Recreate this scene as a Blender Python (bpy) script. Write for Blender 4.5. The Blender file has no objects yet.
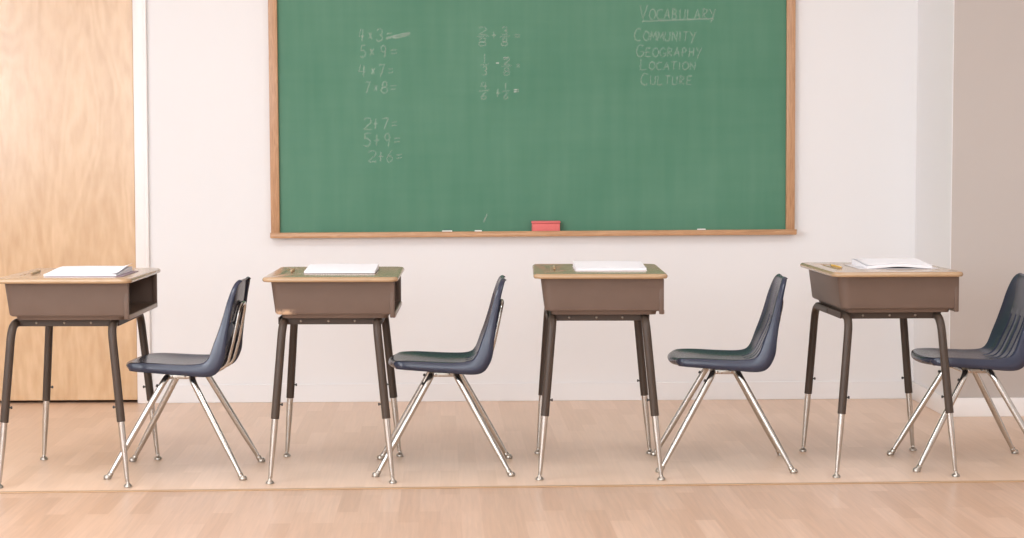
import bpy, bmesh, math, random
from mathutils import Vector, Matrix

random.seed(7)
SC = bpy.context.scene
COL = SC.collection
PI = math.pi

# ------------------------------------------------------------------ helpers
def smooth(me, ang=40):
    for p in me.polygons:
        p.use_smooth = True
    me.set_sharp_from_angle(angle=math.radians(ang))

def obj(name, bm, mats, parent=None, ang=40, recalc=True):
    if recalc:
        bmesh.ops.recalc_face_normals(bm, faces=bm.faces[:])
    me = bpy.data.meshes.new(name)
    bm.to_mesh(me)
    bm.free()
    if not isinstance(mats, (list, tuple)):
        mats = [mats]
    for m in mats:
        me.materials.append(m)
    smooth(me, ang)
    o = bpy.data.objects.new(name, me)
    COL.objects.link(o)
    if parent:
        o.parent = parent
    return o

def empty(name, loc=(0, 0, 0), rz=0.0):
    o = bpy.data.objects.new(name, None)
    o.empty_display_size = 0.1
    o.location = loc
    o.rotation_euler = (0, 0, rz)
    COL.objects.link(o)
    return o

def tag(o, label=None, cat=None, group=None, kind=None):
    if label: o['label'] = label
    if cat: o['category'] = cat
    if group: o['group'] = group
    if kind: o['kind'] = kind
    return o

def copy_tree(o, parent=None):
    c = o.copy()
    COL.objects.link(c)
    if parent:
        c.parent = parent
    for ch in list(o.children):
        copy_tree(ch, c)
    return c

def add_box(bm, x0, x1, y0, y1, z0, z1, bev=0.0, seg=2):
    b = bmesh.new()
    bmesh.ops.create_cube(b, size=1.0)
    for v in b.verts:
        v.co = Vector(((x0 + x1) / 2 + v.co.x * (x1 - x0), (y0 + y1) / 2 + v.co.y * (y1 - y0), (z0 + z1) / 2 + v.co.z * (z1 - z0)))
    if bev > 0:
        bmesh.ops.bevel(b, geom=b.edges[:], offset=bev, segments=seg, profile=0.5, affect='EDGES')
    merge(bm, b)

def merge(bm, b, mat=None):
    me = bpy.data.meshes.new('tmp')
    b.to_mesh(me)
    b.free()
    if mat is not None:
        me.transform(mat)
    bm.from_mesh(me)
    bpy.data.meshes.remove(me)

def fillet(pts, radii, n=8):
    """round the inner corners of a polyline; returns a denser list of points"""
    pts = [Vector(p) for p in pts]
    out = [pts[0]]
    for i in range(1, len(pts) - 1):
        r = radii[i - 1]
        a, b, c = pts[i - 1], pts[i], pts[i + 1]
        if r <= 0:
            out.append(b); continue
        d1 = (a - b).normalized(); d2 = (c - b).normalized()
        th = d1.angle(d2)
        t = min(r / math.tan(th / 2), (a - b).length * .49, (c - b).length * .49)
        p1 = b + d1 * t; p2 = b + d2 * t
        for k in range(n + 1):
            u = k / n
            out.append((1 - u) ** 2 * p1 + 2 * u * (1 - u) * b + u ** 2 * p2)
    out.append(pts[-1])
    return out

def add_tube(bm, pts, r, n=14, cap=True):
    pts = [Vector(p) for p in pts]
    rr = r if isinstance(r, (list, tuple)) else [r] * len(pts)
    tang = []
    for i in range(len(pts)):
        a = pts[max(0, i - 1)]; b = pts[min(len(pts) - 1, i + 1)]
        tang.append((b - a).normalized())
    t0 = tang[0]
    up = Vector((0, 0, 1)) if abs(t0.z) < 0.9 else Vector((1, 0, 0))
    nrm = (up - t0 * up.dot(t0)).normalized()
    rings = []
    for i, p in enumerate(pts):
        t = tang[i]
        nrm = (nrm - t * nrm.dot(t)).normalized()
        bi = t.cross(nrm)
        rings.append([bm.verts.new(p + (nrm * math.cos(2 * PI * k / n) + bi * math.sin(2 * PI * k / n)) * rr[i]) for k in range(n)])
    for a, b in zip(rings[:-1], rings[1:]):
        for k in range(n):
            bm.faces.new((a[k], a[(k + 1) % n], b[(k + 1) % n], b[k]))
    if cap:
        bm.faces.new(list(reversed(rings[0])))
        bm.faces.new(rings[-1])

def add_lathe(bm, prof, n=18, origin=(0, 0, 0), axis=None):
    """prof: (r, h) list, revolved about axis (default z)"""
    O = Vector(origin)
    q = Vector((0, 0, 1)).rotation_difference(Vector(axis)) if axis is not None else None
    rings = []
    for r, h in prof:
        ring = []
        for k in range(n):
            a = 2 * PI * k / n
            v = Vector((r * math.cos(a), r * math.sin(a), h))
            if q: v = q @ v
            ring.append(bm.verts.new(O + v))
        rings.append(ring)
    for a, b in zip(rings[:-1], rings[1:]):
        for k in range(n):
            bm.faces.new((a[k], a[(k + 1) % n], b[(k + 1) % n], b[k]))
    bm.faces.new(list(reversed(rings[0])))
    bm.faces.new(rings[-1])

def loft(bm, loops, cap0=True, cap1=True, closed=True):
    rings = [[bm.verts.new(p) for p in lp] for lp in loops]
    n = len(rings[0])
    for a, b in zip(rings[:-1], rings[1:]):
        for k in range(n if closed else n - 1):
            bm.faces.new((a[k], a[(k + 1) % n], b[(k + 1) % n], b[k]))
    if cap0: bm.faces.new(list(reversed(rings[0])))
    if cap1: bm.faces.new(rings[-1])
    return rings

# ------------------------------------------------------------------ materials
def srgb(r, g, b):
    f = lambda c: (c / 255 / 12.92) if c / 255 <= .04045 else ((c / 255 + .055) / 1.055) ** 2.4
    return (f(r), f(g), f(b), 1.0)

class NT:
    def __init__(s, name):
        s.m = bpy.data.materials.new(name); s.m.use_nodes = True
        s.t = s.m.node_tree; s.b = s.t.nodes['Principled BSDF']
    def n(s, typ, **kw):
        x = s.t.nodes.new(typ)
        for k, v in kw.items():
            if hasattr(x, k): setattr(x, k, v)
        return x
    def l(s, a, b): s.t.links.new(a, b)
    def set(s, **kw):
        for k, v in kw.items():
            s.b.inputs[k.replace('_', ' ')].default_value = v

def plain(name, col, rough=.5, metal=0.0, coat=0.0, spec=.5):
    k = NT(name)
    k.set(Base_Color=col, Roughness=rough, Metallic=metal)
    k.b.inputs['Coat Weight'].default_value = coat
    k.b.inputs['Specular IOR Level'].default_value = spec
    return k

def noise_mix(k, c1, c2, scale=(1, 1, 1), nscale=5, detail=4, lo=.35, hi=.65, dist=0.0, coord='Object'):
    tc = k.n('ShaderNodeTexCoord'); mp = k.n('ShaderNodeMapping'); mp.inputs['Scale'].default_value = scale
    k.l(tc.outputs[coord], mp.inputs['Vector'])
    nz = k.n('ShaderNodeTexNoise'); nz.inputs['Scale'].default_value = nscale; nz.inputs['Detail'].default_value = detail
    nz.inputs['Distortion'].default_value = dist
    k.l(mp.outputs['Vector'], nz.inputs['Vector'])
    mr = k.n('ShaderNodeMapRange'); mr.inputs['From Min'].default_value = lo; mr.inputs['From Max'].default_value = hi
    k.l(nz.outputs['Fac'], mr.inputs['Value'])
    mx = k.n('ShaderNodeMix', data_type='RGBA')
    mx.inputs['A'].default_value = c1; mx.inputs['B'].default_value = c2
    k.l(mr.outputs['Result'], mx.inputs['Factor'])
    return nz, mr, mx

def bump(k, src, strength=.1, dist=.002):
    b = k.n('ShaderNodeBump'); b.inputs['Strength'].default_value = strength; b.inputs['Distance'].default_value = dist
    k.l(src, b.inputs['Height']); k.l(b.outputs['Normal'], k.b.inputs['Normal'])

def mat_wall(name, c1, c2):
    k = NT(name); k.set(Roughness=.55)
    nz, mr, mx = noise_mix(k, c1, c2, nscale=.8, detail=3)
    k.l(mx.outputs['Result'], k.b.inputs['Base Color'])
    n2 = k.n('ShaderNodeTexNoise'); n2.inputs['Scale'].default_value = 220
    tc = k.n('ShaderNodeTexCoord'); k.l(tc.outputs['Object'], n2.inputs['Vector'])
    bump(k, n2.outputs['Fac'], .05, .001)
    return k.m

M_wall = mat_wall('wall_paint', (.785, .774, .772, 1), (.795, .784, .782, 1))
M_wall_beige = mat_wall('beige_wall_paint', (.49, .44, .405, 1), (.505, .455, .42, 1))
M_ceil = mat_wall('ceiling_paint', (.8, .78, .76, 1), (.82, .8, .78, 1))
M_trim = plain('white_gloss_trim', (.86, .83, .81, 1), .3).m

def mat_floor(name, FLOOR, gl, gh):
    """three-strip laminate: narrow strips running into the depth of the room"""
    k = NT(name)
    tc = k.n('ShaderNodeTexCoord'); mp = k.n('ShaderNodeMapping')
    mp.inputs['Rotation'].default_value = (0, 0, PI / 2)
    k.l(tc.outputs['Object'], mp.inputs['Vector'])
    br = k.n('ShaderNodeTexBrick')
    br.offset = .37; br.offset_frequency = 2; br.squash = 1.0
    br.inputs['Color1'].default_value = (0, 0, 0, 1); br.inputs['Color2'].default_value = (1, 1, 1, 1)
    br.inputs['Mortar'].default_value = (.35, .35, .35, 1)
    br.inputs['Scale'].default_value = 1.0
    br.inputs['Mortar Size'].default_value = .0006
    br.inputs['Brick Width'].default_value = .47; br.inputs['Row Height'].default_value = .066
    k.l(mp.outputs['Vector'], br.inputs['Vector'])
    ramp = k.n('ShaderNodeValToRGB')
    e = ramp.color_ramp.elements
    e[0].position = 0; e[0].color = FLOOR[0]
    e[1].position = 1; e[1].color = FLOOR[2]
    x = e.new(.5); x.color = FLOOR[1]
    k.l(br.outputs['Color'], ramp.inputs['Fac'])
    # grain along the strips
    mg = k.n('ShaderNodeMapping'); mg.inputs['Scale'].default_value = (38, 1.6, 1)
    k.l(tc.outputs['Object'], mg.inputs['Vector'])
    ng = k.n('ShaderNodeTexNoise'); ng.inputs['Scale'].default_value = 2.2; ng.inputs['Detail'].default_value = 6; ng.inputs['Distortion'].default_value = .6
    k.l(mg.outputs['Vector'], ng.inputs['Vector'])
    mr = k.n('ShaderNodeMapRange'); mr.inputs['From Min'].default_value = .3; mr.inputs['From Max'].default_value = .7
    mr.inputs['To Min'].default_value = gl; mr.inputs['To Max'].default_value = gh
    k.l(ng.outputs['Fac'], mr.inputs['Value'])
    mx = k.n('ShaderNodeMix', data_type='RGBA', blend_type='MULTIPLY'); mx.inputs['Factor'].default_value = 1
    k.l(ramp.outputs['Color'], mx.inputs['A']); k.l(mr.outputs['Result'], mx.inputs['B'])
    k.l(mx.outputs['Result'], k.b.inputs['Base Color'])
    k.set(Roughness=.33)
    k.b.inputs['Specular IOR Level'].default_value = .55
    return k.m

M_floor = mat_floor('laminate_floor', [(.52, .33, .22, 1), (.57, .375, .26, 1), (.62, .42, .30, 1)], .91, 1.06)
M_floor_sheen = mat_floor('paler_laminate_floor', [(.71, .495, .35, 1), (.755, .535, .388, 1), (.80, .575, .425, 1)], .95, 1.03)  # rear laminate field: wall reflection put into a lighter base colour

def mat_wood(name, c1, c2, scale, rough=.4, coat=0.0, wav=5.0, distort=6.0, lo=.2, hi=.8):
    k = NT(name)
    tc = k.n('ShaderNodeTexCoord'); mp = k.n('ShaderNodeMapping'); mp.inputs['Scale'].default_value = scale
    k.l(tc.outputs['Object'], mp.inputs['Vector'])
    w = k.n('ShaderNodeTexNoise'); w.inputs['Scale'].default_value = wav; w.inputs['Detail'].default_value = 5; w.inputs['Distortion'].default_value = distort
    k.l(mp.outputs['Vector'], w.inputs['Vector'])
    mr = k.n('ShaderNodeMapRange'); mr.inputs['From Min'].default_value = lo; mr.inputs['From Max'].default_value = hi
    k.l(w.outputs['Fac'], mr.inputs['Value'])
    mx = k.n('ShaderNodeMix', data_type='RGBA'); mx.inputs['A'].default_value = c1; mx.inputs['B'].default_value = c2
    k.l(mr.outputs['Result'], mx.inputs['Factor'])
    k.l(mx.outputs['Result'], k.b.inputs['Base Color'])
    k.set(Roughness=rough); k.b.inputs['Coat Weight'].default_value = coat; k.b.inputs['Coat Roughness'].default_value = .15
    return k.m

def mat_birch():
    """rotary-cut birch veneer: nested flame figures drawn by thin wavering contour lines, fine flecks"""
    k = NT('birch_veneer')
    tc = k.n('ShaderNodeTexCoord')
    mp = k.n('ShaderNodeMapping'); mp.inputs['Scale'].default_value = (2.9, 2.9, .75)
    k.l(tc.outputs['Object'], mp.inputs['Vector'])
    big = k.n('ShaderNodeTexNoise'); big.inputs['Scale'].default_value = 1.3; big.inputs['Detail'].default_value = 3.5
    big.inputs['Roughness'].default_value = .45; big.inputs['Distortion'].default_value = .25
    k.l(mp.outputs['Vector'], big.inputs['Vector'])
    mul = k.n('ShaderNodeMath', operation='MULTIPLY'); mul.inputs[1].default_value = 95
    k.l(big.outputs['Fac'], mul.inputs[0])
    sn = k.n('ShaderNodeMath', operation='SINE'); k.l(mul.outputs[0], sn.inputs[0])
    mul2 = k.n('ShaderNodeMath', operation='MULTIPLY'); mul2.inputs[1].default_value = 21
    k.l(big.outputs['Fac'], mul2.inputs[0])
    sn2 = k.n('ShaderNodeMath', operation='SINE'); k.l(mul2.outputs[0], sn2.inputs[0])
    mpf = k.n('ShaderNodeMapping'); mpf.inputs['Scale'].default_value = (26, 26, 6)
    k.l(tc.outputs['Object'], mpf.inputs['Vector'])
    fine = k.n('ShaderNodeTexNoise'); fine.inputs['Scale'].default_value = 1.5; fine.inputs['Detail'].default_value = 4
    k.l(mpf.outputs['Vector'], fine.inputs['Vector'])
    ad = k.n('ShaderNodeMath', operation='MULTIPLY_ADD'); ad.inputs[1].default_value = .10
    k.l(sn.outputs[0], ad.inputs[0]); k.l(fine.outputs['Fac'], ad.inputs[2])
    ad2 = k.n('ShaderNodeMath', operation='MULTIPLY_ADD'); ad2.inputs[1].default_value = .08
    k.l(sn2.outputs[0], ad2.inputs[0]); k.l(ad.outputs[0], ad2.inputs[2])
    mr = k.n('ShaderNodeMapRange'); mr.inputs['From Min'].default_value = .2; mr.inputs['From Max'].default_value = .8
    k.l(ad2.outputs[0], mr.inputs['Value'])
    mx = k.n('ShaderNodeMix', data_type='RGBA')
    mx.inputs['A'].default_value = (.55, .325, .142, 1); mx.inputs['B'].default_value = (.68, .445, .235, 1)
    k.l(mr.outputs['Result'], mx.inputs['Factor'])
    k.l(mx.outputs['Result'], k.b.inputs['Base Color'])
    k.set(Roughness=.5)
    k.b.inputs['Coat Weight'].default_value = 1.0; k.b.inputs['Coat Roughness'].default_value = .2; k.b.inputs['Coat IOR'].default_value = 1.6
    return k.m
M_birch = mat_birch()

M_oak = mat_wood('oak_frame_wood', (.40, .205, .10, 1), (.58, .335, .185, 1), (40, 40, 2.2), .4, .1, 3, 2.5, .3, .7)
M_oak_h = mat_wood('oak_tray_wood', (.42, .22, .10, 1), (.60, .35, .19, 1), (2.2, 40, 40), .4, .1, 3, 2.5, .3, .7)

def mat_board():
    k = NT('green_chalkboard')
    tc = k.n('ShaderNodeTexCoord')
    def nz(scale, ns, det):
        mp = k.n('ShaderNodeMapping'); mp.inputs['Scale'].default_value = scale
        k.l(tc.outputs['Object'], mp.inputs['Vector'])
        n = k.n('ShaderNodeTexNoise'); n.inputs['Scale'].default_value = ns; n.inputs['Detail'].default_value = det
        k.l(mp.outputs['Vector'], n.inputs['Vector']); return n.outputs['Fac']
    a = nz((1, 1, 1), 2.2, 3); b = nz((9, 1, .8), 2.5, 3); c = nz((.9, 1, 10), 2.0, 3)
    s = k.n('ShaderNodeMath', operation='MULTIPLY_ADD'); s.inputs[1].default_value = .55; k.l(b, s.inputs[0]); k.l(a, s.inputs[2])
    s2 = k.n('ShaderNodeMath', operation='MULTIPLY_ADD'); s2.inputs[1].default_value = .35; k.l(c, s2.inputs[0]); k.l(s.outputs[0], s2.inputs[2])
    mr = k.n('ShaderNodeMapRange'); mr.inputs['From Min'].default_value = .55; mr.inputs['From Max'].default_value = 1.35
    k.l(s2.outputs[0], mr.inputs['Value'])
    mx = k.n('ShaderNodeMix', data_type='RGBA'); mx.inputs['A'].default_value = BOARD[0]; mx.inputs['B'].default_value = BOARD[1]
    k.l(mr.outputs['Result'], mx.inputs['Factor'])
    k.l(mx.outputs['Result'], k.b.inputs['Base Color'])
    k.set(Roughness=.55); k.b.inputs['Specular IOR Level'].default_value = .3
    return k.m
BOARD = [(.066, .20, .122, 1), (.108, .252, .166, 1)]
M_board = mat_board()

def mat_chalk(name, col, lo, hi, top):
    """chalk: opaque dust where the noise is high, board showing through elsewhere"""
    k = NT(name)
    k.set(Base_Color=col, Roughness=.95)
    tc = k.n('ShaderNodeTexCoord')
    n = k.n('ShaderNodeTexNoise'); n.inputs['Scale'].default_value = 90; n.inputs['Detail'].default_value = 3
    k.l(tc.outputs['Object'], n.inputs['Vector'])
    mr = k.n('ShaderNodeMapRange'); mr.inputs['From Min'].default_value = lo; mr.inputs['From Max'].default_value = hi
    mr.inputs['To Min'].default_value = .15; mr.inputs['To Max'].default_value = top
    k.l(n.outputs['Fac'], mr.inputs['Value'])
    k.l(mr.outputs['Result'], k.b.inputs['Alpha'])
    return k.m
M_chalk = mat_chalk('chalk_line', (.62, .70, .62, 1), .36, .72, .27)
M_chalk_bold = mat_chalk('chalk_line_heavy', (.75, .80, .74, 1), .3, .6, .6)
M_smudge = mat_chalk('chalk_smudge', (.6, .68, .6, 1), .35, .75, .4)
M_dust = mat_chalk('chalk_dust', (.45, .56, .46, 1), .2, .9, .22)
M_stick = plain('white_chalk', (.85, .84, .80, 1), .9).m
M_felt = mat_wood('red_felt', (.66, .13, .125, 1), (.80, .235, .22, 1), (30, 30, 30), .95)
M_felt_top = plain('red_backing', (.68, .15, .145, 1), .7).m

# desk
def mat_box(name='brown_book_box', scuff=False):
    k = NT(name)
    nz, mr, mx = noise_mix(k, (.126, .083, .062, 1), (.142, .095, .072, 1), nscale=6, detail=4)
    col = mx.outputs['Result']
    if scuff:                                           # paint rubbed off along the lower front corner
        tc2 = k.n('ShaderNodeTexCoord'); sp = k.n('ShaderNodeSeparateXYZ'); k.l(tc2.outputs['Object'], sp.inputs[0])
        def ramp(sock, a, b):
            m = k.n('ShaderNodeMapRange'); m.inputs['From Min'].default_value = a; m.inputs['From Max'].default_value = b
            k.l(sock, m.inputs['Value']); return m.outputs['Result']
        n3 = k.n('ShaderNodeTexNoise'); n3.inputs['Scale'].default_value = 55; n3.inputs['Detail'].default_value = 3
        k.l(tc2.outputs['Object'], n3.inputs['Vector'])
        def mul(a, b):
            m = k.n('ShaderNodeMath', operation='MULTIPLY'); k.l(a, m.inputs[0]); k.l(b, m.inputs[1]); return m.outputs[0]
        f = mul(mul(ramp(sp.outputs['X'], -.118, -.150), ramp(sp.outputs['Z'], .609, .597)), mul(ramp(sp.outputs['Y'], -.20, -.23), ramp(n3.outputs['Fac'], .36, .56)))
        m3 = k.n('ShaderNodeMix', data_type='RGBA'); k.l(f, m3.inputs['Factor']); k.l(col, m3.inputs['A']); m3.inputs['B'].default_value = (.50, .33, .21, 1)
        col = m3.outputs['Result']
    k.l(col, k.b.inputs['Base Color'])
    k.set(Roughness=.48); k.b.inputs['Specular IOR Level'].default_value = .3
    v = k.n('ShaderNodeTexNoise'); v.inputs['Scale'].default_value = 350
    tc = k.n('ShaderNodeTexCoord'); k.l(tc.outputs['Object'], v.inputs['Vector'])
    bump(k, v.outputs['Fac'], .12, .001)
    return k.m
M_box = mat_box()
M_box_scuffed = mat_box('brown_book_box_scuffed', True)
M_top = mat_wood('tan_desk_laminate', (.36, .235, .130, 1), (.44, .295, .170, 1), (2, 14, 14), .22, .3, 3, 1.5)
M_legdark = plain('dark_brown_enamel', (.060, .041, .030, 1), .42, 0, 0, .3).m
M_rail = plain('brown_rail_enamel', (.062, .042, .031, 1), .5, 0, 0, .25).m
def mat_chrome(name, col, rough):
    k = NT(name); k.set(Base_Color=col, Metallic=1.0)
    nz, mr, mx = noise_mix(k, (rough, rough, rough, 1), (rough + .12, rough + .12, rough + .12, 1), nscale=30)
    k.l(mx.outputs['Result'], k.b.inputs['Roughness'])
    return k.m
M_chrome = mat_chrome('worn_chrome', (.53, .505, .47, 1), .15)
M_glide = mat_chrome('nickel_glide', (.42, .38, .33, 1), .26)
M_bolt = plain('black_bolt', (.03, .028, .026, 1), .4).m
M_rivet = plain('steel_rivet', (.30, .25, .20, 1), .35, .6).m
# chair
def mat_shell():
    k = NT('navy_plastic')
    nz, mr, mx = noise_mix(k, (.026, .031, .055, 1), (.032, .038, .065, 1), nscale=8)
    k.l(mx.outputs['Result'], k.b.inputs['Base Color'])
    k.set(Roughness=.25)
    v = k.n('ShaderNodeTexNoise'); v.inputs['Scale'].default_value = 420
    tc = k.n('ShaderNodeTexCoord'); k.l(tc.outputs['Object'], v.inputs['Vector'])
    bump(k, v.outputs['Fac'], .04, .001)
    return k.m
M_shell = mat_shell()
# paper, pencil
M_paper = plain('white_paper', (.88, .88, .91, 1), .8).m
M_pages = plain('page_edges', (.80, .78, .80, 1), .85).m
M_cover_purple = plain('mauve_cover', (.26, .19, .24, 1), .5).m
M_cover_grey = plain('dark_cover', (.12, .11, .11, 1), .5).m
M_cover_white = plain('pale_cover', (.74, .72, .74, 1), .6).m
M_pen_y = plain('yellow_pencil_paint', (.80, .47, .07, 1), .35).m
M_pen_tan = plain('tan_pencil_paint', (.45, .30, .13, 1), .4).m
M_pen_wood = plain('pencil_wood', (.66, .44, .25, 1), .7).m
M_pen_lead = plain('graphite', (.04, .04, .04, 1), .4).m
M_eraser = plain('pencil_rubber', (.62, .28, .26, 1), .7).m
M_glass = plain('window_glass', (1, 1, 1, 1), .0).m
M_glass.node_tree.nodes['Principled BSDF'].inputs['Transmission Weight'].default_value = 1.0

# ------------------------------------------------------------------ room (back wall is y = 0, room towards -y)
CH = 2.95
XL, XR, YF = -4.3, 4.3, -10.6
DX0, DX1, DH = -2.64, -1.717, 2.12          # door opening
RX, RY = 1.870, -0.597                       # projecting wall at the right

def struct(name, bm, mat, label, ang=30):
    o = obj(name, bm, mat, None, ang)
    return tag(o, label, 'room', None, 'structure')

bm = bmesh.new()
add_box(bm, XL - .1, DX0, 0, .12, 0, CH)
add_box(bm, DX0, DX1, 0, .12, DH, CH)
add_box(bm, DX1, RX + .3, 0, .12, 0, CH)
struct('wall_back', bm, M_wall, 'white painted wall behind the chalkboard')
bm = bmesh.new(); add_box(bm, RX + .004, XR + .1, RY, .12, 0, CH)
struct('wall_right', bm, M_wall_beige, 'beige wall stepping forward at the right')
bm = bmesh.new(); add_box(bm, RX, RX + .004, RY - .001, 0, 0, CH)
struct('wall_return', bm, M_wall, 'short white return wall beside the beige wall')
bm = bmesh.new(); add_box(bm, XR, XR + .1, YF, RY, 0, CH)
struct('wall_side', bm, M_wall, 'plain side wall')
bm = bmesh.new()
W1 = (-9.6, -6.2); W2 = (-5.7, -2.9); WZ = (.85, 2.6)      # two window bays in the left wall
add_box(bm, XL - .1, XL, YF, W1[0], 0, CH); add_box(bm, XL - .1, XL, W1[1], W2[0], 0, CH); add_box(bm, XL - .1, XL, W2[1], 0, 0, CH)
for w in (W1, W2):
    add_box(bm, XL - .1, XL, w[0], w[1], 0, WZ[0]); add_box(bm, XL - .1, XL, w[0], w[1], WZ[1], CH)
struct('wall_left', bm, M_wall, 'side wall with two wide windows')
bm = bmesh.new()
W_FILL = (-3.8, 0.9)  # unseen window bay added behind the camera for frontal fill
add_box(bm, XL - .1, W_FILL[0], YF - .1, YF, 0, CH); add_box(bm, W_FILL[1], XR + .1, YF - .1, YF, 0, CH)
add_box(bm, W_FILL[0], W_FILL[1], YF - .1, YF, 0, WZ[0]); add_box(bm, W_FILL[0], W_FILL[1], YF - .1, YF, WZ[1], CH)
struct('wall_front', bm, M_wall, 'wall with a wide window opposite the chalkboard')
bm = bmesh.new(); add_box(bm, XL - .1, XR + .1, YF - .1, .12, CH, CH + .1)
struct('ceiling', bm, M_ceil, 'white ceiling')
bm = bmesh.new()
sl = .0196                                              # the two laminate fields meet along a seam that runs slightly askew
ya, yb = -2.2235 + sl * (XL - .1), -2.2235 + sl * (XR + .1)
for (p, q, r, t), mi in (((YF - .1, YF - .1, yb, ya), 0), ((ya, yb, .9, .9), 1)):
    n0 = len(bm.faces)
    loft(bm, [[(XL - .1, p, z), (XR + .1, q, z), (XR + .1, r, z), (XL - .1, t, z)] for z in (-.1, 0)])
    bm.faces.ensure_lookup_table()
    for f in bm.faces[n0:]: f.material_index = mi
struct('floor', bm, [M_floor, M_floor_sheen], 'pale wood strip laminate floor')
for i, w in enumerate((W1, W2)):
    bm = bmesh.new()
    for k in range(4):
        y = w[0] + (w[1] - w[0]) * k / 3
        add_box(bm, XL - .05, XL - .01, y - .02, y + .02, WZ[0], WZ[1])
    for z in WZ:
        add_box(bm, XL - .07, XL + .02, w[0], w[1], z - .025, z + .025)
    o = struct('window_%d' % (i + 1), bm, M_trim, 'white framed window in the side wall')

bm = bmesh.new()
for k in range(6):
    x = W_FILL[0] + (W_FILL[1] - W_FILL[0]) * k / 5
    add_box(bm, x - .025, x + .025, YF - .07, YF + .01, WZ[0], WZ[1])
for z in WZ:
    add_box(bm, W_FILL[0], W_FILL[1], YF - .07, YF + .02, z - .025, z + .025)
struct('window_3', bm, M_trim, 'white framed window opposite the chalkboard')

# seam strip across the floor
bm = bmesh.new()
L = 6.4
add_box(bm, -L / 2, L / 2, -.011, .011, 0, .0035, .0012, 1)
o = struct('trim_2', bm, plain('seam_strip', (.47, .30, .17, 1), .5).m, 'thin wooden seam strip across the floor')
o.location = (0, -2.2235, 0); o.rotation_euler = (0, 0, math.atan(.0196))

# skirtings
bm = bmesh.new(); add_box(bm, -1.648, RX - .0125, -.007, 0, 0, .084, .002, 1)
struct('baseboard_back', bm, M_wall, 'low white baseboard under the chalkboard wall')
bm = bmesh.new(); add_box(bm, RX - .013, RX, RY - .013, -.0005, 0, .082, .003, 2)
struct('baseboard_side', bm, M_trim, 'white baseboard on the short return wall')
bm = bmesh.new(); add_box(bm, RX + .0005, XR, RY - .013, RY, 0, .082, .003, 2)
struct('baseboard_right', bm, M_trim, 'white baseboard under the beige wall')

# door and casing
bm = bmesh.new(); add_box(bm, DX0 + .004, DX1 - .004, .012, .056, .013, DH - .004, .002, 1)
struct('door_1', bm, M_birch, 'pale birch veneer flush door')
bm = bmesh.new()
add_box(bm, DX1, DX1 + .059, -.017, -.0005, 0, DH + .062, .004, 2)
add_box(bm, DX1 + .048, DX1 + .062, -.021, -.0005, 0, DH + .066, .004, 2)
add_box(bm, DX0 - .062, DX0, -.017, -.0005, 0, DH + .062, .004, 2)
add_box(bm, DX0, DX1, -.017, -.0005, DH, DH + .062, .004, 2)
struct('trim_1', bm, M_trim, 'white door casing beside the birch door')
bm = bmesh.new()  # unseen dark backing, added so the gap under the door stays dark
add_box(bm, DX0 - .3, DX1 + .3, .40, .45, 0, CH); add_box(bm, DX0 - .3, DX0 - .25, .12, .4, 0, CH); add_box(bm, DX1 + .25, DX1 + .3, .12, .4, 0, CH)
add_box(bm, DX0 - .3, DX1 + .3, .12, .45, CH, CH + .05)
struct('wall_corridor', bm, plain('dark_corridor', (.10, .08, .07, 1), .8).m, 'dark corridor behind the door')

# ------------------------------------------------------------------ chalkboard
BX0, BX1 = -1.1005, 1.3025
BZ0, BZ1 = .787, 2.03
bc = (BX0 + BX1) / 2
board = empty('chalkboard', (bc, 0, BZ0))
board.rotation_euler = (0, -.0042, 0)
tag(board, 'large green chalkboard in a wooden frame with chalk sums and words', 'chalkboard')
hw = (BX1 - BX0) / 2; BH = BZ1 - BZ0; FW = .040
bm = bmesh.new(); add_box(bm, -hw + .01, hw - .01, -.012, -.002, -.02, BH - .01)
obj('writing_surface', bm, M_board, board)
for s in (-1, 1):
    bm = bmesh.new()
    x0, x1 = (-hw, -hw + FW) if s < 0 else (hw - FW, hw)
    add_box(bm, x0, x1, -.030, -.001, -.004, BH, .003, 2)
    obj('frame_rail', bm, M_oak, board)
bm = bmesh.new(); add_box(bm, -hw + FW + .0005, hw - FW - .0005, -.030, -.001, BH - FW, BH, .003, 2)
obj('frame_rail', bm, M_oak_h, board)
bm = bmesh.new()
add_box(bm, -hw - .001, hw + .003, -.066, -.001, -.024, -.004, .004, 2)
add_box(bm, -hw - .001, hw + .003, -.066, -.058, -.006, 0.001, .002, 1)
obj('chalk_tray', bm, M_oak_h, board)

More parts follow.
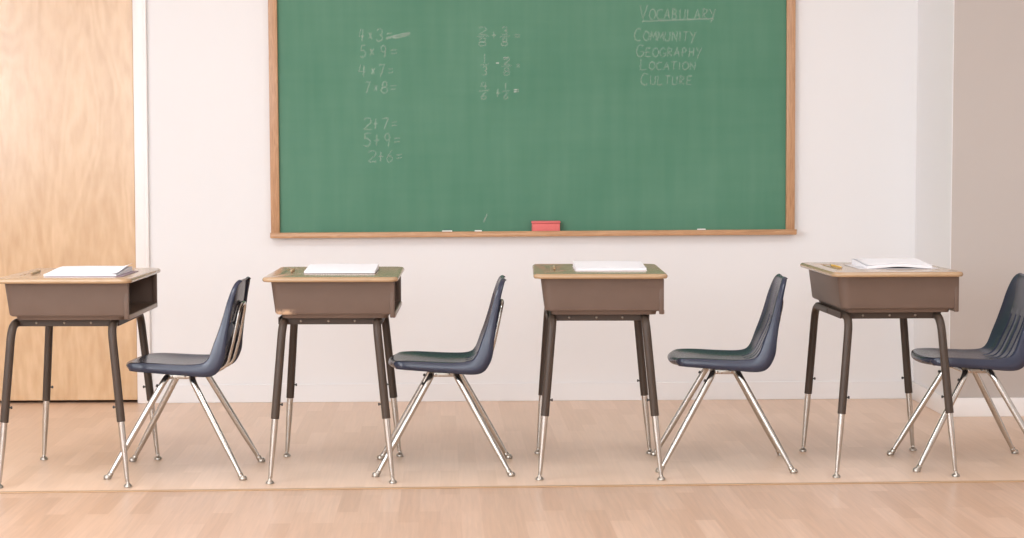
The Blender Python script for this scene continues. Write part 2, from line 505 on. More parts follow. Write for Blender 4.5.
# --- handwriting: single-stroke letters, unit box (x 0..~.7, y 0..1)
def arc(cx, cy, rx, ry, a0, a1, n=9):
    return [(cx + rx * math.cos(math.radians(a0 + (a1 - a0) * i / n)), cy + ry * math.sin(math.radians(a0 + (a1 - a0) * i / n))) for i in range(n + 1)]
G = {
 '0': [arc(.32, .5, .28, .5, 90, 450, 14)],
 '1': [[(.3, 1), (.3, 0)]],
 '2': [arc(.32, .72, .28, .28, 160, -30) + [(.05, 0), (.65, .02)]],
 '3': [arc(.3, .75, .26, .25, 150, -80) , arc(.3, .26, .3, .26, 80, -150)],
 '4': [[(.22, 1), (.02, .42), (.66, .42)], [(.48, .95), (.48, 0)]],
 '5': [[(.6, 1), (.14, 1), (.1, .58)] + arc(.3, .3, .3, .3, 110, -140)],
 '6': [[(.5, 1), (.2, .62)] + arc(.32, .26, .26, .26, 150, 510, 14)],
 '7': [[(.04, .96), (.62, 1), (.26, 0)]],
 '8': [arc(.32, .75, .22, .25, -90, 270, 12), arc(.32, .26, .29, .26, 90, 450, 12)],
 '9': [arc(.32, .72, .25, .27, 0, 360, 12) + [(.55, .4), (.48, 0)]],
 'x': [[(.1, .2), (.5, .7)], [(.1, .7), (.5, .2)]],
 '+': [[(.3, .05), (.3, .9)], [(0, .47), (.62, .47)]],
 '-': [[(.05, .47), (.5, .47)]],
 '=': [[(.05, .6), (.6, .64)], [(.05, .32), (.6, .36)]],
 'A': [[(0, 0), (.32, 1), (.62, 0)], [(.1, .38), (.52, .38)]],
 'B': [[(.08, 0), (.08, 1)] + arc(.1, .76, .36, .24, 90, -90) , arc(.1, .26, .44, .26, 90, -90)],
 'C': [arc(.38, .5, .36, .5, 50, 310, 12)],
 'E': [[(.58, 1), (.08, 1), (.08, 0), (.6, 0)], [(.08, .5), (.5, .5)]],
 'G': [arc(.38, .5, .36, .5, 50, 330, 12) + [(.7, .42), (.42, .42)]],
 'H': [[(.08, 0), (.08, 1)], [(.58, 0), (.58, 1)], [(.08, .5), (.58, .5)]],
 'I': [[(.25, 0), (.25, 1)]],
 'L': [[(.08, 1), (.08, 0), (.58, .02)]],
 'M': [[(.02, 0), (.1, 1), (.36, .3), (.62, 1), (.72, 0)]],
 'N': [[(.06, 0), (.08, 1), (.58, 0), (.6, 1)]],
 'O': [arc(.36, .5, .33, .5, 90, 450, 14)],
 'P': [[(.1, 0), (.1, 1)] + arc(.12, .74, .42, .26, 90, -90)],
 'R': [[(.1, 0), (.1, 1)] + arc(.12, .74, .42, .26, 90, -90) + [(.6, 0)]],
 'T': [[(0, 1), (.64, 1)], [(.32, 1), (.32, 0)]],
 'U': [[(.06, 1), (.06, .3)] + arc(.33, .28, .27, .28, 180, 360) + [(.6, 1)]],
 'V': [[(0, 1), (.3, 0), (.62, 1)]],
 'Y': [[(0, 1), (.3, .5)], [(.62, 1), (.2, -.25)]],
}
jr = random.Random(11)
def ribbon(bm, pts, w, y, mi=0, t=.0006):
    """a stroke of chalk lying on the board: a thin raised ribbon"""
    P = [Vector((p[0], 0, p[1])) for p in pts]
    n = len(P)
    sides = []
    for i in range(n):
        d = (P[min(n - 1, i + 1)] - P[max(0, i - 1)])
        if d.length < 1e-9: d = Vector((1, 0, 0))
        d.normalize()
        q = Vector((-d.z, 0, d.x)) * (w / 2 * jr.uniform(.8, 1.15))
        sides.append((bm.verts.new(P[i] + q + Vector((0, y, 0))), bm.verts.new(P[i] - q + Vector((0, y, 0)))))
    for a, b in zip(sides[:-1], sides[1:]):
        f = bm.faces.new((a[0], a[1], b[1], b[0])); f.material_index = mi
SURF = -.0126
def glyph(bm, ch, x, z, w, h, lw, mi=0, slant=.06):
    for st in G[ch]:
        pts = [(x + px / .66 * w + py * h * slant, z + py * h + jr.uniform(-.01, .01) * h) for px, py in st]
        dense = []
        for a, b in zip(pts[:-1], pts[1:]):
            for k in range(3): dense.append((a[0] + (b[0] - a[0]) * k / 3, a[1] + (b[1] - a[1]) * k / 3))
        dense.append(pts[-1])
        ribbon(bm, dense, lw, SURF - jr.uniform(0, .0003), mi)
def bxz(X, Z):      # room metres on the wall -> board's own coordinates
    return X - bc, Z - BZ0
def word(bm, s, X0, X1, Z0, Z1, lw=.0055, mi=0, cap=1.0, low=.72):
    x0, z0 = bxz(X0, Z0); x1, z1 = bxz(X1, Z1)
    wts = [1.25 if (i == 0 and cap > 1) else (.55 if c == 'I' else 1.0) for i, c in enumerate(s)]
    step = (x1 - x0) / sum(wts); x = x0
    for i, c in enumerate(s):
        h = (z1 - z0) * (1 if (i == 0 or cap <= 1) else low)
        glyph(bm, c, x, z0 + jr.uniform(-.002, .002), step * wts[i] * .8, h, lw, mi)
        x += step * wts[i]
PX = 1 / 218.2    # metres on the wall per photograph pixel, used only for the chart below
def pt(px, py):   # chart of the handwriting, traced in photograph units
    return (-1.108 + (px - 269.6) * PX, 1.8395 - (py - .4) * (1.8395 - .782) / 231.8)
def sums(bm, items, y0, y1, lw=.0058):
    for ch, a, b, *mi in items:
        h0, h1 = y0, y1
        X0, Z1 = pt(a, h0); X1, Z0 = pt(b, h1)
        x0, z0 = bxz(X0, Z0); x1, z1 = bxz(X1, Z1)
        glyph(bm, ch, x0, z0, x1 - x0, z1 - z0, lw, mi[0] if mi else 0)
def chalk_part(name, fn, label, mats=None):
    bm = bmesh.new(); fn(bm)
    obj(name, bm, mats or [M_chalk, M_chalk_bold], board, recalc=False)['label'] = label
def frac(bm, n, dd, xa, xb, y0, y1):
    m = (y0 + y1) / 2
    sums(bm, [(n, xa + 1.5, xb - 2)], y0, m - 1.6); sums(bm, [(dd, xa + 1.5, xb - 2)], m + 1.6, y1)
    a = bxz(*pt(xa, m + .4)); b = bxz(*pt(xb, m - .4))
    ribbon(bm, [a, ((a[0] + b[0]) / 2, (a[1] + b[1]) / 2), b], .005, SURF)
for txt, chars, y0, y1 in (
    ('4x3=', [('4', 360, 365), ('x', 369, 374), ('3', 377, 384), ('=', 387, 393)], 28.5, 41),
    ('5x9=', [('5', 361, 367), ('x', 370, 376), ('9', 381, 387), ('=', 391, 398)], 45, 57),
    ('4x7=', [('4', 359, 366.5), ('x', 371.5, 376.5), ('7', 379, 385), ('=', 388.5, 394)], 64, 76),
    ('7x8=', [('7', 365, 370.5), ('x', 374, 379), ('8', 381.5, 388.5), ('=', 390.5, 397)], 81, 92.5),
    ('2+7=', [('2', 363.5, 372), ('+', 373, 378.5), ('7', 382, 388.5), ('=', 391.5, 397.5)], 117, 128.6),
    ('5+9=', [('5', 363.5, 371), ('+', 374, 379.5), ('9', 384, 390), ('=', 393.5, 400.5)], 132.5, 145.5),
    ('2+6=', [('2', 367, 376.5), ('+', 378, 383.5), ('6', 386, 393), ('=', 396, 402)], 149.7, 161)):
    chalk_part('chalk_sum', lambda bm: sums(bm, chars, y0, y1), 'sum %s handwritten in white chalk' % txt)
def f1(bm): frac(bm, '2', '8', 477, 489, 27, 46); sums(bm, [('+', 491.5, 497)], 31, 39); frac(bm, '3', '8', 500, 510, 27, 46); sums(bm, [('=', 514, 520.5)], 32, 39.5)
def f2(bm): frac(bm, '1', '3', 481, 489, 54, 75); sums(bm, [('-', 495.5, 500, 1)], 58, 67.5); frac(bm, '2', '8', 502, 512, 57, 75); sums(bm, [('=', 516, 520)], 62, 69)
def f3(bm): frac(bm, '4', '6', 479, 489, 82, 99); sums(bm, [('+', 495.5, 500)], 88, 97); frac(bm, '1', '6', 502, 510, 83, 99); sums(bm, [('=', 513, 519, 1)], 87, 94)
for fn, lb in ((f1, 'top fraction sum in white chalk'), (f2, 'middle fraction sum in white chalk'), (f3, 'bottom fraction sum in white chalk')):
    chalk_part('chalk_fraction_sum', fn, lb)
def W(bm, s, xa, xb, ya, yb, lw=.0056):
    X0, Z1 = pt(xa, ya); X1, Z0 = pt(xb, yb)
    word(bm, s, X0, X1, Z0, Z1, lw, 0, 1.3, .74)
def heading(bm):
    W(bm, 'VOCABULARY', 639.5, 717, 6, 20, .0055)
    a = bxz(*pt(642, 22)); b = bxz(*pt(714, 19.3))
    ribbon(bm, [(a[0] + (b[0] - a[0]) * i / 8, a[1] + (b[1] - a[1]) * i / 8) for i in range(9)], .008, SURF - .0004)
chalk_part('chalk_heading', heading, 'underlined heading VOCABULARY in white chalk')
for t, xa, xb, ya, yb in (('COMMUNITY', 634, 697, 29, 41.5), ('GEOGRAPHY', 636, 703, 45.5, 57), ('LOCATION', 639.5, 697, 59.5, 70), ('CULTURE', 640.5, 693.5, 73.5, 85)):
    chalk_part('chalk_word', lambda bm: W(bm, t, xa, xb, ya, yb), 'word %s handwritten in white chalk' % t)
# smears left by a sleeve or the eraser
def smear(bm, xa, ya, xb, yb, w, y=SURF):
    a = bxz(*pt(xa, ya)); b = bxz(*pt(xb, yb))
    ribbon(bm, [(a[0] + (b[0] - a[0]) * i / 6, a[1] + (b[1] - a[1]) * i / 6) for i in range(7)], w, y, 0)
for ar in ((394, 37.2, 411, 33.4, .017), (387, 38.6, 397, 36.2, .009, SURF - .0002), (486.5, 214, 483, 222, .008), (503.5, 58.5, 508.5, 58, .012)):
    chalk_part('chalk_smear', lambda bm: smear(bm, *ar), 'smudged white chalk', [M_smudge])

# eraser and chalk on the tray (tray top follows the board's slight tilt)
def tray_z(x): return BZ0 - .004 + (x - bc) * .0042
er = empty('chalkboard_eraser', (.154, -.036, tray_z(.154) + .0002))
er.rotation_euler = (0, -.0042, 0)
tag(er, 'red felt chalkboard eraser standing on the chalk tray', 'eraser')
bm = bmesh.new(); add_box(bm, -.064, .064, -.019, .019, 0, .038, .004, 3)
obj('felt_pad', bm, M_felt, er)
bm = bmesh.new(); add_box(bm, -.066, .066, -.021, .021, .0385, .050, .003, 2)
obj('backing', bm, M_felt_top, er)
for x, ln, lb in ((-.298, .046, 'white chalk stick lying on the tray, leftmost of the three'),
                  (-.156, .033, 'short white chalk stick on the tray just left of the red eraser'),
                  (.868, .038, 'white chalk stick on the tray at the right end of the chalkboard')):
    bm = bmesh.new()
    add_lathe(bm, [(.0038, -ln / 2), (.0048, -ln / 2 + .001), (.0052, ln / 2 - .001), (.0042, ln / 2)], 12, (0, 0, 0), (1, 0, 0))
    o = obj('chalk_stick', bm, M_stick)
    o.location = (x, -.045, tray_z(x) + .0054); o.rotation_euler = (0, -.0042, 0)
    tag(o, lb, 'chalk', 'chalk sticks on the tray')

# ------------------------------------------------------------------ school desk (pupil's side is +x)
def rrect(x0, x1, y0, y1, r, n=8):
    P = []
    for cx, cy, a0 in ((x1 - r, y1 - r, 0), (x0 + r, y1 - r, 90), (x0 + r, y0 + r, 180), (x1 - r, y0 + r, 270)):
        for k in range(n + 1):
            a = math.radians(a0 + 90 * k / n)
            P.append((cx + r * math.cos(a), cy + r * math.sin(a)))
    return P

TZ = .7195
def desk_top_mesh():
    bm = bmesh.new()
    X0, X1, Y0, Y1 = -.235, .2345, -.306, .306
    prof = [(.012, -.0175), (.004, -.0165), (.0008, -.013), (0, -.010), (.0008, -.006), (.003, -.0028), (.007, -.0006), (.012, 0)]
    loops = []
    for ins, dz in prof:
        loops.append([(x, y, TZ + dz) for x, y in rrect(X0 + ins, X1 - ins, Y0 + ins, Y1 - ins, .036 - ins)])
    loft(bm, loops)
    bmesh.ops.recalc_face_normals(bm, faces=bm.faces[:])
    me = bpy.data.meshes.new('desk_top'); bm.to_mesh(me); bm.free()
    # pencil groove cut along the front edge
    bc_ = bmesh.new()
    add_tube(bc_, [(-.180, -.15 + .30 * k / 12, TZ + .0085) for k in range(13)], [.0085] + [.0125] * 11 + [.0085], 16)
    bmesh.ops.recalc_face_normals(bc_, faces=bc_.faces[:])
    mc = bpy.data.meshes.new('tmp_cut'); bc_.to_mesh(mc); bc_.free()
    oa = bpy.data.objects.new('tmp_a', me); ob = bpy.data.objects.new('tmp_b', mc)
    COL.objects.link(oa); COL.objects.link(ob)
    md = oa.modifiers.new('cut', 'BOOLEAN'); md.object = ob; md.operation = 'DIFFERENCE'; md.solver = 'EXACT'
    dg = bpy.context.evaluated_depsgraph_get(); dg.update()
    res = bpy.data.meshes.new_from_object(oa.evaluated_get(dg))
    bpy.data.objects.remove(oa); bpy.data.objects.remove(ob); bpy.data.meshes.remove(mc)
    res.name = 'desk_top'
    res.materials.clear(); res.materials.append(M_top)
    smooth(res, 35)
    return res
ME_TOP = desk_top_mesh()

def box_outline(x0, x1, hy, r, n=7):
    """open U in plan: from the pupil's end along the near side, round the front, back along the far side"""
    P = [(x1, -hy), (x1 - .012, -hy)]
    for k in range(5):
        P.append((x1 - .012 - (x1 - .012 - x0 - r) * (k + 1) / 5, -hy))
    P.pop()
    for k in range(n + 1):
        a = math.radians(270 - 90 * k / n); P.append((x0 + r + r * math.cos(a), -hy + r + r * math.sin(a)))
    for k in range(n + 1):
        a = math.radians(180 - 90 * k / n); P.append((x0 + r + r * math.cos(a), hy - r + r * math.sin(a)))
    for k in range(4):
        P.append((x0 + r + (x1 - .012 - x0 - r) * (k + 1) / 5, hy))
    P += [(x1 - .012, hy), (x1, hy)]
    return P

def book_box_bm():
    bm = bmesh.new()
    zt, zb = TZ - .0178, .5885
    t = .005
    spec = [(zt, -.2085, .2185, .2760, .036), ((zt + zb) / 2, -.2015, .2185, .2705, .034), (zb + .008, -.1955, .2185, .2660, .032), (zb + .002, -.1935, .2185, .2645, .030), (zb, -.1900, .2185, .2615, .028)]
    outer = [[(x, y, z) for x, y in box_outline(a, b, c, r)] for z, a, b, c, r in spec]
    inner = [[(x, y, z) for x, y in box_outline(a + t, b, c - t, r - t)] for z, a, b, c, r in reversed(spec[:-1])]
    inner[0] = [(x, y, zb + .004) for x, y, z in inner[0]]
    ro = [[bm.verts.new(p) for p in lp] for lp in outer + inner]
    n = len(ro[0])
    for a, b in zip(ro[:-1], ro[1:]):
        for k in range(n - 1):
            bm.faces.new((a[k], a[k + 1], b[k + 1], b[k]))
    for k in range(n - 1):
        bm.faces.new((ro[-1][k], ro[-1][k + 1], ro[0][k + 1], ro[0][k]))
    no = len(outer)
    # end faces of the two side walls
    bm.faces.new([r[0] for r in ro]); bm.faces.new([r[-1] for r in reversed(ro)])
    # bottom plate
    bx = box_outline(-.189, .2185, .2605, .027)
    loft(bm, [[(x, y, zb - .0015) for x, y in bx], [(x, y, zb + .0035) for x, y in bx]])
    # hemmed edges round the open end
    for s in (-1, 1):
        add_box(bm, .205, .2215, s * .2665 - .006, s * .2665 + .006, zb - .012, zt - .001, .003, 2)
    return bm

def box_lip_bm():
    bm = bmesh.new()
    add_box(bm, .211, .2245, -.262, .262, .575, .592, .004, 2)
    return bm
def box_pan_bm():
    bm = bmesh.new()
    loft(bm, [[(x, y, .5735) for x, y in rrect(-.170, .196, -.248, .248, .022)], [(x, y, .587) for x, y in rrect(-.173, .200, -.252, .252, .025)]])
    return bm

def leg_path(sx, sy):
    foot = Vector((sx * .2133 if sx > 0 else -.2133, sy * .290, 0))
    topx = .158 if sx > 0 else (-.167 if sy < 0 else -.176)
    knee = Vector((topx, sy * .262, .560))
    inner = Vector((topx, sy * .0005, .560))
    return foot, knee, inner
def build_desk_parts(root, dh):
    parts = []
    lo = empty_parent = root
    o = bpy.data.objects.new('desk_top', ME_TOP); COL.objects.link(o); o.parent = root; o.location.z = dh
    o = obj('book_box', book_box_bm(), M_box, root, 35); o.location.z = dh
    l = obj('box_lip', box_lip_bm(), M_box_lip, o); l['label'] = 'paler rolled lip along the open end'
    obj('box_pan', box_pan_bm(), M_box, o)
    for sx in (-1, 1):
        for sy in (-1, 1):
            foot, knee, inner = leg_path(sx, sy)
            d = knee - foot
            P = lambda u: foot + d * u
            kn2 = P((.560 - 0) / knee.z)
            bm = bmesh.new()
            uend = .2250 / .560
            up = Vector((0, 0, dh))
            path = [P(uend)] + fillet([P(.62), knee + up, inner + up], [.062], 10)
            add_tube(bm, path, .0146, 16)
            leg = obj('leg', bm, M_legdark, root)
            # telescoping chrome leg, tapering to the foot
            bm = bmesh.new()
            us = [.034, .07, .16, .26, .34, uend + .05]
            add_tube(bm, [P(u) for u in us], [.0072, .0078, .0092, .0112, .0116, .0116], 14)
            obj('leg_extension', bm, M_chrome, leg)['label'] = 'chrome lower leg tapering to the floor'
            bm = bmesh.new()
            add_lathe(bm, [(.0115, 0), (.0142, .0012), (.0142, .005), (.012, .008), (.007, .012), (.0055, .017), (.0055, .022)], 16, (foot.x, foot.y, .0002))
            obj('foot_glide', bm, M_glide, leg)
            bm = bmesh.new()
            b0 = P((.276 + dh) / .560)
            ax = Vector((-sx, 0, 0))
            add_lathe(bm, [(.0028, 0), (.0028, .014), (.0052, .0145), (.0052, .0185), (.004, .0195)], 10, b0 + ax * .004, ax)
            obj('adjustment_screw', bm, M_bolt, leg)
    for sy in (-1, 1):
        bm = bmesh.new()
        add_box(bm, -.176, .146, sy * .214 - .004, sy * .214 + .004, .5490 + dh, .5730 + dh, .0015, 1)
        add_box(bm, -.176, .146, sy * .214 - .012 * (sy > 0), sy * .214 + .012 * (sy < 0), .5702 + dh, .5732 + dh, .001, 1)
        rl = obj('side_rail', bm, M_rail, root)
        for x in (-.108, -.012, .080):
            bm = bmesh.new()
            add_lathe(bm, [(.0042, 0), (.0042, .001), (.003, .0024), (.001, .003)], 10, (x, sy * .218, .561 + dh), (0, sy, 0))
            obj('rivet', bm, M_rivet, rl)

def cross_bar(root, dh):
    for x in (-.1850, .1720):
        bm = bmesh.new()
        add_box(bm, x - .003, x + .003, -.210, .210, .5490 + dh, .5730 + dh, .0012, 1)
        obj('cross_bar', bm, M_rail, root)
M_box_lip = plain('brown_box_lip', (.30, .225, .18, 1), .35).m

DESKS = [
 (-1.608, -1.8697, -.0278, -.0010, 'brown school desk in front of the birch door, its open book box facing right'),
 (-.7025, -1.8339, -.0195, -.0015, 'brown school desk below the left edge of the chalkboard, its book box corner scuffed'),
 (.2428, -1.806, -.043, .0045, 'brown school desk standing directly below the red chalkboard eraser'),
 (1.277, -1.7913, .0093, .0065, 'brown school desk nearest the beige wall, with a bright yellow pencil on top'),
]
desks = []
for x, y, rz, dh, lb in DESKS:
    r = empty('school_desk', (x, y, 0), rz)
    tag(r, lb, 'desk', 'row of school desks')
    build_desk_parts(r, dh)
    cross_bar(r, dh)
    if 'scuffed' in lb:
        [c for c in r.children if c.name.startswith('book_box')][0].data.materials[0] = M_box_scuffed
    if not desks:                                      # this desk's near front leg is splayed a little wider
        lg = [c for c in r.children if c.name.startswith('leg')][0]
        lg.location = (-.012, -.010, 0)
    desks.append(r)

# ------------------------------------------------------------------ school chair (faces -x)
ROWS = [ # rim x, z, half width, dish, flange x, z
 (-.188, .380, .116, 0, -.184, .377), (-.196, .388, .127, 0, -.188, .379), (-.192, .397, .138, 0, -.182, .380),
 (-.176, .4025, .150, .002, -.172, .3795), (-.153, .4045, .160, .006, -.152, .378), (-.110, .405, .167, .010, -.110, .3755),
 (-.062, .403, .169, .013, -.062, .372), (-.015, .4005, .170, .014, -.015, .3685), (.035, .399, .170, .014, .035, .365),
 (.076, .400, .170, .014, .083, .3605), (.103, .407, .170, .013, .124, .362), (.119, .424, .170, .013, .149, .375),
 (.129, .447, .169, .015, .166, .402), (.139, .476, .167, .018, .1755, .432), (.154, .517, .163, .021, .180, .479),
 (.171, .573, .155, .022, .188, .537), (.182, .616, .146, .020, .198, .597), (.192, .648, .136, .015, .2055, .637),
 (.200, .671, .124, .010, .213, .665), (.206, .684, .110, .006, .218, .680), (.2105, .690, .098, .004, .2205, .685),
 (.215, .6925, .090, .003, .2225, .687), (.2185, .691, .087, .002, .2235, .687)]
def catmull(rows, sub=3):
    out = []
    n = len(rows)
    for i in range(n - 1):
        p0, p1, p2, p3 = rows[max(0, i - 1)], rows[i], rows[i + 1], rows[min(n - 1, i + 2)]
        for k in range(sub):
            t = k / sub
            out.append(tuple(.5 * (2 * b + (c - a) * t + (2 * a - 5 * b + 4 * c - d) * t * t + (3 * b - a - 3 * c + d) * t ** 3) for a, b, c, d in zip(p0, p1, p2, p3)))
    out.append(tuple(rows[-1]))
    return out
def shell_bm():
    R = catmull(ROWS, 3)
    nR = len(R)
    gt = (.17, .50)                                     # groove centres, as a share of the half width
    pos = [0, .06]
    for g in gt:
        pos += [g - .072, g - .058, g, g + .058, g + .072]
    pos += [.68, .78, .87, .94, 1.0]
    pos = sorted(pos)
    ts = [-p for p in reversed(pos) if p > 0] + pos
    bm = bmesh.new()
    grid = []
    for i, (px, pz, w, dish, qx, qz) in enumerate(R):
        a = R[max(0, i - 1)]; b = R[min(nR - 1, i + 1)]
        T = Vector((b[0] - a[0], b[1] - a[1])).normalized()
        N = Vector((T.y, -T.x))                         # outwards: down under the seat, back behind the backrest
        u = i / (nR - 1)
        sidx = i / 3.0
        frontc = max(0.0, 1 - sidx / 4.5)
        row = []
        wi = w - .007
        def P(t):
            f = 1 - t * t
            f = f * (2 - f) if f > 0 else 0
            off = dish * f
            gr = 0
            if 9.0 < sidx < 14.62:
                fade = min(1, (sidx - 9.0) / 1.2, (14.62 - sidx) / .3)
                for g in gt:
                    dd = abs(abs(t) - g)
                    if dd < .062: gr = .015 * fade
            off += gr
            return Vector((px + N.x * off + frontc * .030 * abs(t) ** 3, t * wi, pz + N.y * off))
        Pe = Vector((px + frontc * .030, 0, pz)); Q = Vector((qx + frontc * .030, 0, qz))
        def F(v, y): return Vector((v.x, y, v.z))
        left = [F(Q, -w), F(Q.lerp(Pe, .45), -w), F(Q.lerp(Pe, .80), -w + .0012), F(Q.lerp(Pe, .96), -w + .003)]
        mid = [P(t) for t in ts]
        right = [F(Q.lerp(Pe, .96), w - .003), F(Q.lerp(Pe, .80), w - .0012), F(Q.lerp(Pe, .45), w), F(Q, w)]
        row = left + mid + right
        grid.append([bm.verts.new(v) for v in row])
    for a, b in zip(grid[:-1], grid[1:]):
        for k in range(len(a) - 1):
            bm.faces.new((a[k], a[k + 1], b[k + 1], b[k]))
    return bm

def chair_leg_path(sx, sy):
    foot = Vector((sx * .2401, sy * (.189 if sx < 0 else .194), 0))
    tx = -.042 if sx < 0 else .044
    knee = Vector((tx, sy * .122, .354))
    inner = Vector((tx, sy * .0005, .354))
    return foot, knee, inner
def make_chair():
    root = empty('school_chair')
    o = obj('seat_shell', shell_bm(), M_shell, root, 36)
    md = o.modifiers.new('thickness', 'SOLIDIFY'); md.thickness = .0045; md.offset = 1.0 if SHELL_FLIP else -1.0
    for s in (-1, 1):
        bm = bmesh.new()
        add_lathe(bm, [(.0055, 0), (.0055, .001), (.004, .0028), (.0012, .0036)], 12, (.1995, s * .052, .604), (-.95, 0, .3))
        obj('rivet', bm, M_chrome, o)
    for sx in (-1, 1):
        for sy in (-1, 1):
            foot, knee, inner = chair_leg_path(sx, sy)
            d = knee - foot
            bm = bmesh.new()
            path = [foot + d * .035, foot + d * .1, foot + d * .3, foot + d * .6] + fillet([foot + d * .75, knee, inner], [.05], 10)
            add_tube(bm, path, [.0078, .0086, .0110, .0114] + [.0114] * (len(path) - 4), 16)
            leg = obj('leg', bm, M_chrome, root)
            ax = d.normalized()
            bm = bmesh.new()
            add_lathe(bm, [(.010, 0), (.0135, .001), (.0142, .006), (.0125, .0115), (.0095, .015)], 16, (foot.x, foot.y, .0002), (0, 0, 1))
            add_lathe(bm, [(.0088, .008), (.0098, .012), (.0098, .024), (.0084, .026)], 14, foot, ax)
            obj('foot_glide', bm, M_glide, leg)
            if sx < 0:
                bm = bmesh.new()
                b0 = foot + d * .90
                add_lathe(bm, [(.004, 0), (.0052, .002), (.0052, .006), (.003, .0075)], 10, b0 + Vector((-.0093, 0, .004)), (-.9, 0, .43))
                obj('bumper', bm, M_bolt, leg)
    for s in (-1, 1):
        bm = bmesh.new()
        add_box(bm, -.040, .042, s * .092 - .010, s * .092 + .010, .3440, .3615, .003, 2)
        add_box(bm, -.055, .056, s * .092 - .013, s * .092 + .013, .3620, .3750, .003, 2)
        br = obj('seat_bracket', bm, M_glide, root)
        for x in (-.026, .020):
            bm = bmesh.new()
            add_lathe(bm, [(.0036, 0), (.0036, .001), (.0024, .0024), (.001, .0028)], 10, (x, s * .102, .3530), (0, s, 0))
            obj('rivet', bm, M_chrome, br)
    bm = bmesh.new()
    half = [(-.02, .052, .361), (.105, .052, .361), (.160, .056, .388), (.1820, .060, .47), (.2105, .052, .607)]
    pts = half + [(x, -y, z) for x, y, z in reversed(half)]
    add_tube(bm, fillet(pts, [.05, .05, .09, .045, .045, .09, .05, .05], 8), .0082, 14)
    obj('back_support', bm, M_chrome, root)['label'] = 'chrome bent tube bracing the back'
    return root
SHELL_FLIP = True
CHAIRS = [
 (-1.2476, -1.8343, -.0699, 'navy plastic school chair between the birch door and the desk with the scuffed corner'),
 (-.3165, -1.811, -.0123, 'navy plastic school chair under the left half of the chalkboard'),
 (.7066, -1.7747, -.0637, 'navy plastic school chair under the right end of the chalkboard'),
 (1.6171, -1.7874, .0089, 'navy plastic school chair cut off by the right edge, in front of the beige wall'),
]
proto = make_chair()
for i, (x, y, rz, lb) in enumerate(CHAIRS):
    c = proto if i == 0 else copy_tree(proto)
    c.location = (x, y, 0); c.rotation_euler = (0, 0, rz)
    tag(c, lb, 'chair', 'row of navy school chairs')

# ------------------------------------------------------------------ notebooks and pencils
def local(root, x, y, z):
    c, s = math.cos(root.rotation_euler.z), math.sin(root.rotation_euler.z)
    return (root.location.x + c * x - s * y, root.location.y + s * x + c * y, z)

def slab(bm, w, dpt, zb, zt, nx=20, ny=16, mi=(0, 1)):
    """closed bent slab; zb / zt give bottom and top height over the sheet (u, v in 0..1), optional x shift"""
    top = [[bm.verts.new(((u / nx - .5) * w, (v / ny - .5) * dpt, zt(u / nx, v / ny))) for u in range(nx + 1)] for v in range(ny + 1)]
    bot = [[bm.verts.new(((u / nx - .5) * w, (v / ny - .5) * dpt, zb(u / nx, v / ny))) for u in range(nx + 1)] for v in range(ny + 1)]
    def f(vs, m):
        x = bm.faces.new(vs); x.material_index = m
    for v in range(ny):
        for u in range(nx):
            f((top[v][u], top[v][u + 1], top[v + 1][u + 1], top[v + 1][u]), mi[0])
            f((bot[v][u], bot[v + 1][u], bot[v + 1][u + 1], bot[v][u + 1]), mi[1])
    for u in range(nx):
        f((bot[0][u], bot[0][u + 1], top[0][u + 1], top[0][u]), mi[1]); f((bot[ny][u + 1], bot[ny][u], top[ny][u], top[ny][u + 1]), mi[1])
    for v in range(ny):
        f((bot[v + 1][0], bot[v][0], top[v][0], top[v + 1][0]), mi[1]); f((bot[v][nx], bot[v + 1][nx], top[v + 1][nx], top[v][nx]), mi[1])

def notebook(root, dh, x, y, rz, w, dpt, cover, lb, cw=0, cx=0, rise=.014, lift=0.0, curl=(0, 0), near=.006):
    p = empty('notebook', local(root, x, y, TZ + dh + .0003), root.rotation_euler.z + rz)
    tag(p, lb, 'notebook', 'open notebooks on the desks')
    bm = bmesh.new()
    add_box(bm, -w / 2 - .003 + cx - cw / 2, w / 2 + .003 + cx + cw / 2, -dpt / 2 - .002, dpt / 2 + .003, 0, .0016, .0006, 1)
    obj('cover', bm, cover, p)
    sm = lambda t: t * t * (3 - 2 * t)
    def bottom(u, v):
        mid = math.exp(-((u - .5) / .30) ** 2)
        return .0018 + lift * mid * max(0, 1 - v * 2.2)
    def top(u, v):
        e = curl[0] * max(0, 1 - u / .12) ** 2 + curl[1] * max(0, (u - .88) / .12) ** 2
        return bottom(u, v) + near + (rise) * sm(min(1, v * 1.05)) + .0015 * math.sin(u * PI)
    bm = bmesh.new()
    slab(bm, w, dpt, bottom, top)
    obj('page_block', bm, [M_paper, M_pages], p)
    # loose top sheets, curling at one or both ends
    def tb(u, v):
        e = curl[0] * max(0, 1 - u / .16) ** 2 + curl[1] * max(0, (u - .84) / .16) ** 2
        return top(u, v) + .0004 + e * (.35 + .65 * v)
    bm = bmesh.new()
    slab(bm, w + .002, dpt - .004, tb, lambda u, v: tb(u, v) + .0006, 28, 16, (0, 0))
    obj('top_page', bm, M_paper, p)
    return p
notebook(desks[0], -.0010, .041, -.060, .0, .250, .29, M_cover_purple, 'white notebook with a mauve cover edge on the desk by the birch door', cw=.012, cx=.014, rise=.010, curl=(0, .012))
notebook(desks[1], -.0015, .020, .010, .0, .250, .26, M_cover_grey, 'white notebook on the desk with the scuffed corner', rise=.010, curl=(0, .002))
notebook(desks[2], .0045, .042, .005, .02, .250, .26, M_cover_white, 'white notebook on the desk below the red eraser', rise=.010, curl=(.002, 0))
notebook(desks[3], .0065, .045, -.005, -.01, .235, .26, M_cover_white, 'white notebook with lifted pages beside the bright yellow pencil', cw=.05, cx=.0, rise=.010, lift=.007, curl=(.008, .002), near=.010)

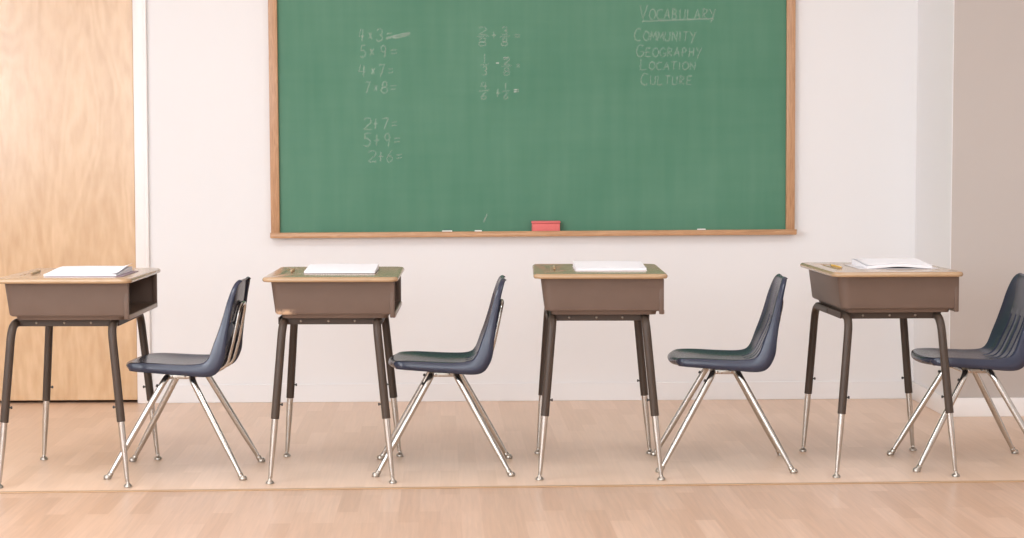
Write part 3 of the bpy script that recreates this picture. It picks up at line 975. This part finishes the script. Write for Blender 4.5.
def pencil(root, dh, x, y, rz, paint, lb, ln=.175, flip=False):
    p = empty('pencil', local(root, x, y, TZ + dh + ZP), root.rotation_euler.z + rz + (PI if flip else 0))
    tag(p, lb, 'pencil', 'pencils on the desks')
    r = .0037
    # along local y; the point at -y
    bm = bmesh.new(); add_lathe(bm, [(r, -ln / 2 + .018), (r, ln / 2 - .016)], 6, (0, 0, 0), (0, 1, 0)); obj('shaft', bm, paint, p, 20)
    bm = bmesh.new(); add_lathe(bm, [(.0012, -ln / 2 + .004), (r * .98, -ln / 2 + .018)], 10, (0, 0, 0), (0, 1, 0)); obj('sharpened_cone', bm, M_pen_wood, p)
    bm = bmesh.new(); add_lathe(bm, [(.0003, -ln / 2), (.0012, -ln / 2 + .004)], 8, (0, 0, 0), (0, 1, 0)); obj('lead', bm, M_pen_lead, p)
    bm = bmesh.new(); add_lathe(bm, [(r * 1.06, ln / 2 - .016), (r * 1.06, ln / 2 - .005)], 12, (0, 0, 0), (0, 1, 0)); obj('ferrule', bm, M_glide, p)
    bm = bmesh.new(); add_lathe(bm, [(r * .95, ln / 2 - .005), (r * .9, ln / 2 - .001), (r * .5, ln / 2)], 12, (0, 0, 0), (0, 1, 0)); obj('rubber', bm, M_eraser, p)
    return p
ZP = .0042
pencil(desks[0], -.0010, -.1575, -.02, .05, M_pen_tan, 'tan pencil lying on the desk in front of the birch door')
pencil(desks[1], -.0015, -.1585, .02, .02, M_pen_tan, 'tan pencil lying on the desk with the scuffed corner', .15)
pencil(desks[2], .0045, -.1575, -.01, .0, M_pen_tan, 'tan pencil lying on the desk below the red eraser', .16)
pencil(desks[3], .0065, -.1600, -.02, .03, M_pen_y, 'bright yellow pencil lying on the desk nearest the beige wall')

# ------------------------------------------------------------------ light
def area(name, loc, rot, sx, sy, power, col):
    l = bpy.data.lights.new(name, 'AREA'); l.shape = 'RECTANGLE'; l.size = sx; l.size_y = sy; l.energy = power; l.color = col
    o = bpy.data.objects.new(name, l); o.location = loc; o.rotation_euler = rot; COL.objects.link(o)
    return o
# daylight through the two window bays (lights sit just outside the openings, facing in)
for nm, w, pw in (('window_daylight', W1, 195), ('window_daylight', W2, 62)):
    area(nm, (XL - .085, (w[0] + w[1]) / 2, (WZ[0] + WZ[1]) / 2), (0, -PI / 2, 0), WZ[1] - WZ[0], w[1] - w[0], pw, (.86, .93, 1))
area('window_daylight', ((W_FILL[0] + W_FILL[1]) / 2, YF - .12, (WZ[0] + WZ[1]) / 2), (PI / 2, 0, 0), W_FILL[1] - W_FILL[0], WZ[1] - WZ[0], 140, (.86, .93, 1))  # frontal fill through the added opening behind the camera
# unseen overhead fill, added to brighten floor, desk tops and lower wall
for x, y, pw in ((-2.1, -3.6, 38), (1.6, -3.6, 28), (-2.1, -6.8, 18), (1.6, -6.8, 18)):
    area('ceiling_panel_light', (x, y, CH - .02), (0, 0, 0), 1.2, 1.2, pw, (.90, .945, 1))

w = bpy.data.worlds.new('World'); SC.world = w; w.use_nodes = True
w.node_tree.nodes['Background'].inputs['Color'].default_value = (.9, .95, 1, 1)
w.node_tree.nodes['Background'].inputs['Strength'].default_value = .15

# ------------------------------------------------------------------ camera
cam = bpy.data.cameras.new('camera')
cam.sensor_width = 36.0; cam.sensor_fit = 'HORIZONTAL'
cam.lens = 1863.8 / 1024 * 36.0
cam.clip_end = 100
co = bpy.data.objects.new('camera', cam); COL.objects.link(co)
yaw, pitch, roll = -.03769, .062415, .00094
M = Matrix.Rotation(yaw, 4, 'Z') @ Matrix.Rotation(PI / 2 - pitch, 4, 'X') @ Matrix.Rotation(-roll, 4, 'Z')
co.matrix_world = Matrix.Translation((-.3226, -8.5539, 1.1458)) @ M
SC.camera = co

# ------------------------------------------------------------------ view
SC.view_settings.view_transform = 'Standard'
SC.view_settings.look = 'None'
SC.view_settings.gamma = 1.0
SC.view_settings.use_curve_mapping = False
SC.view_settings.exposure = 0.42
SC.cycles.use_denoising = True
SC.cycles.max_bounces = 8
SC.cycles.diffuse_bounces = 5
SC.cycles.glossy_bounces = 4
SC.cycles.caustics_reflective = False
SC.cycles.caustics_refractive = False
SC.cycles.sample_clamp_indirect = 8.0
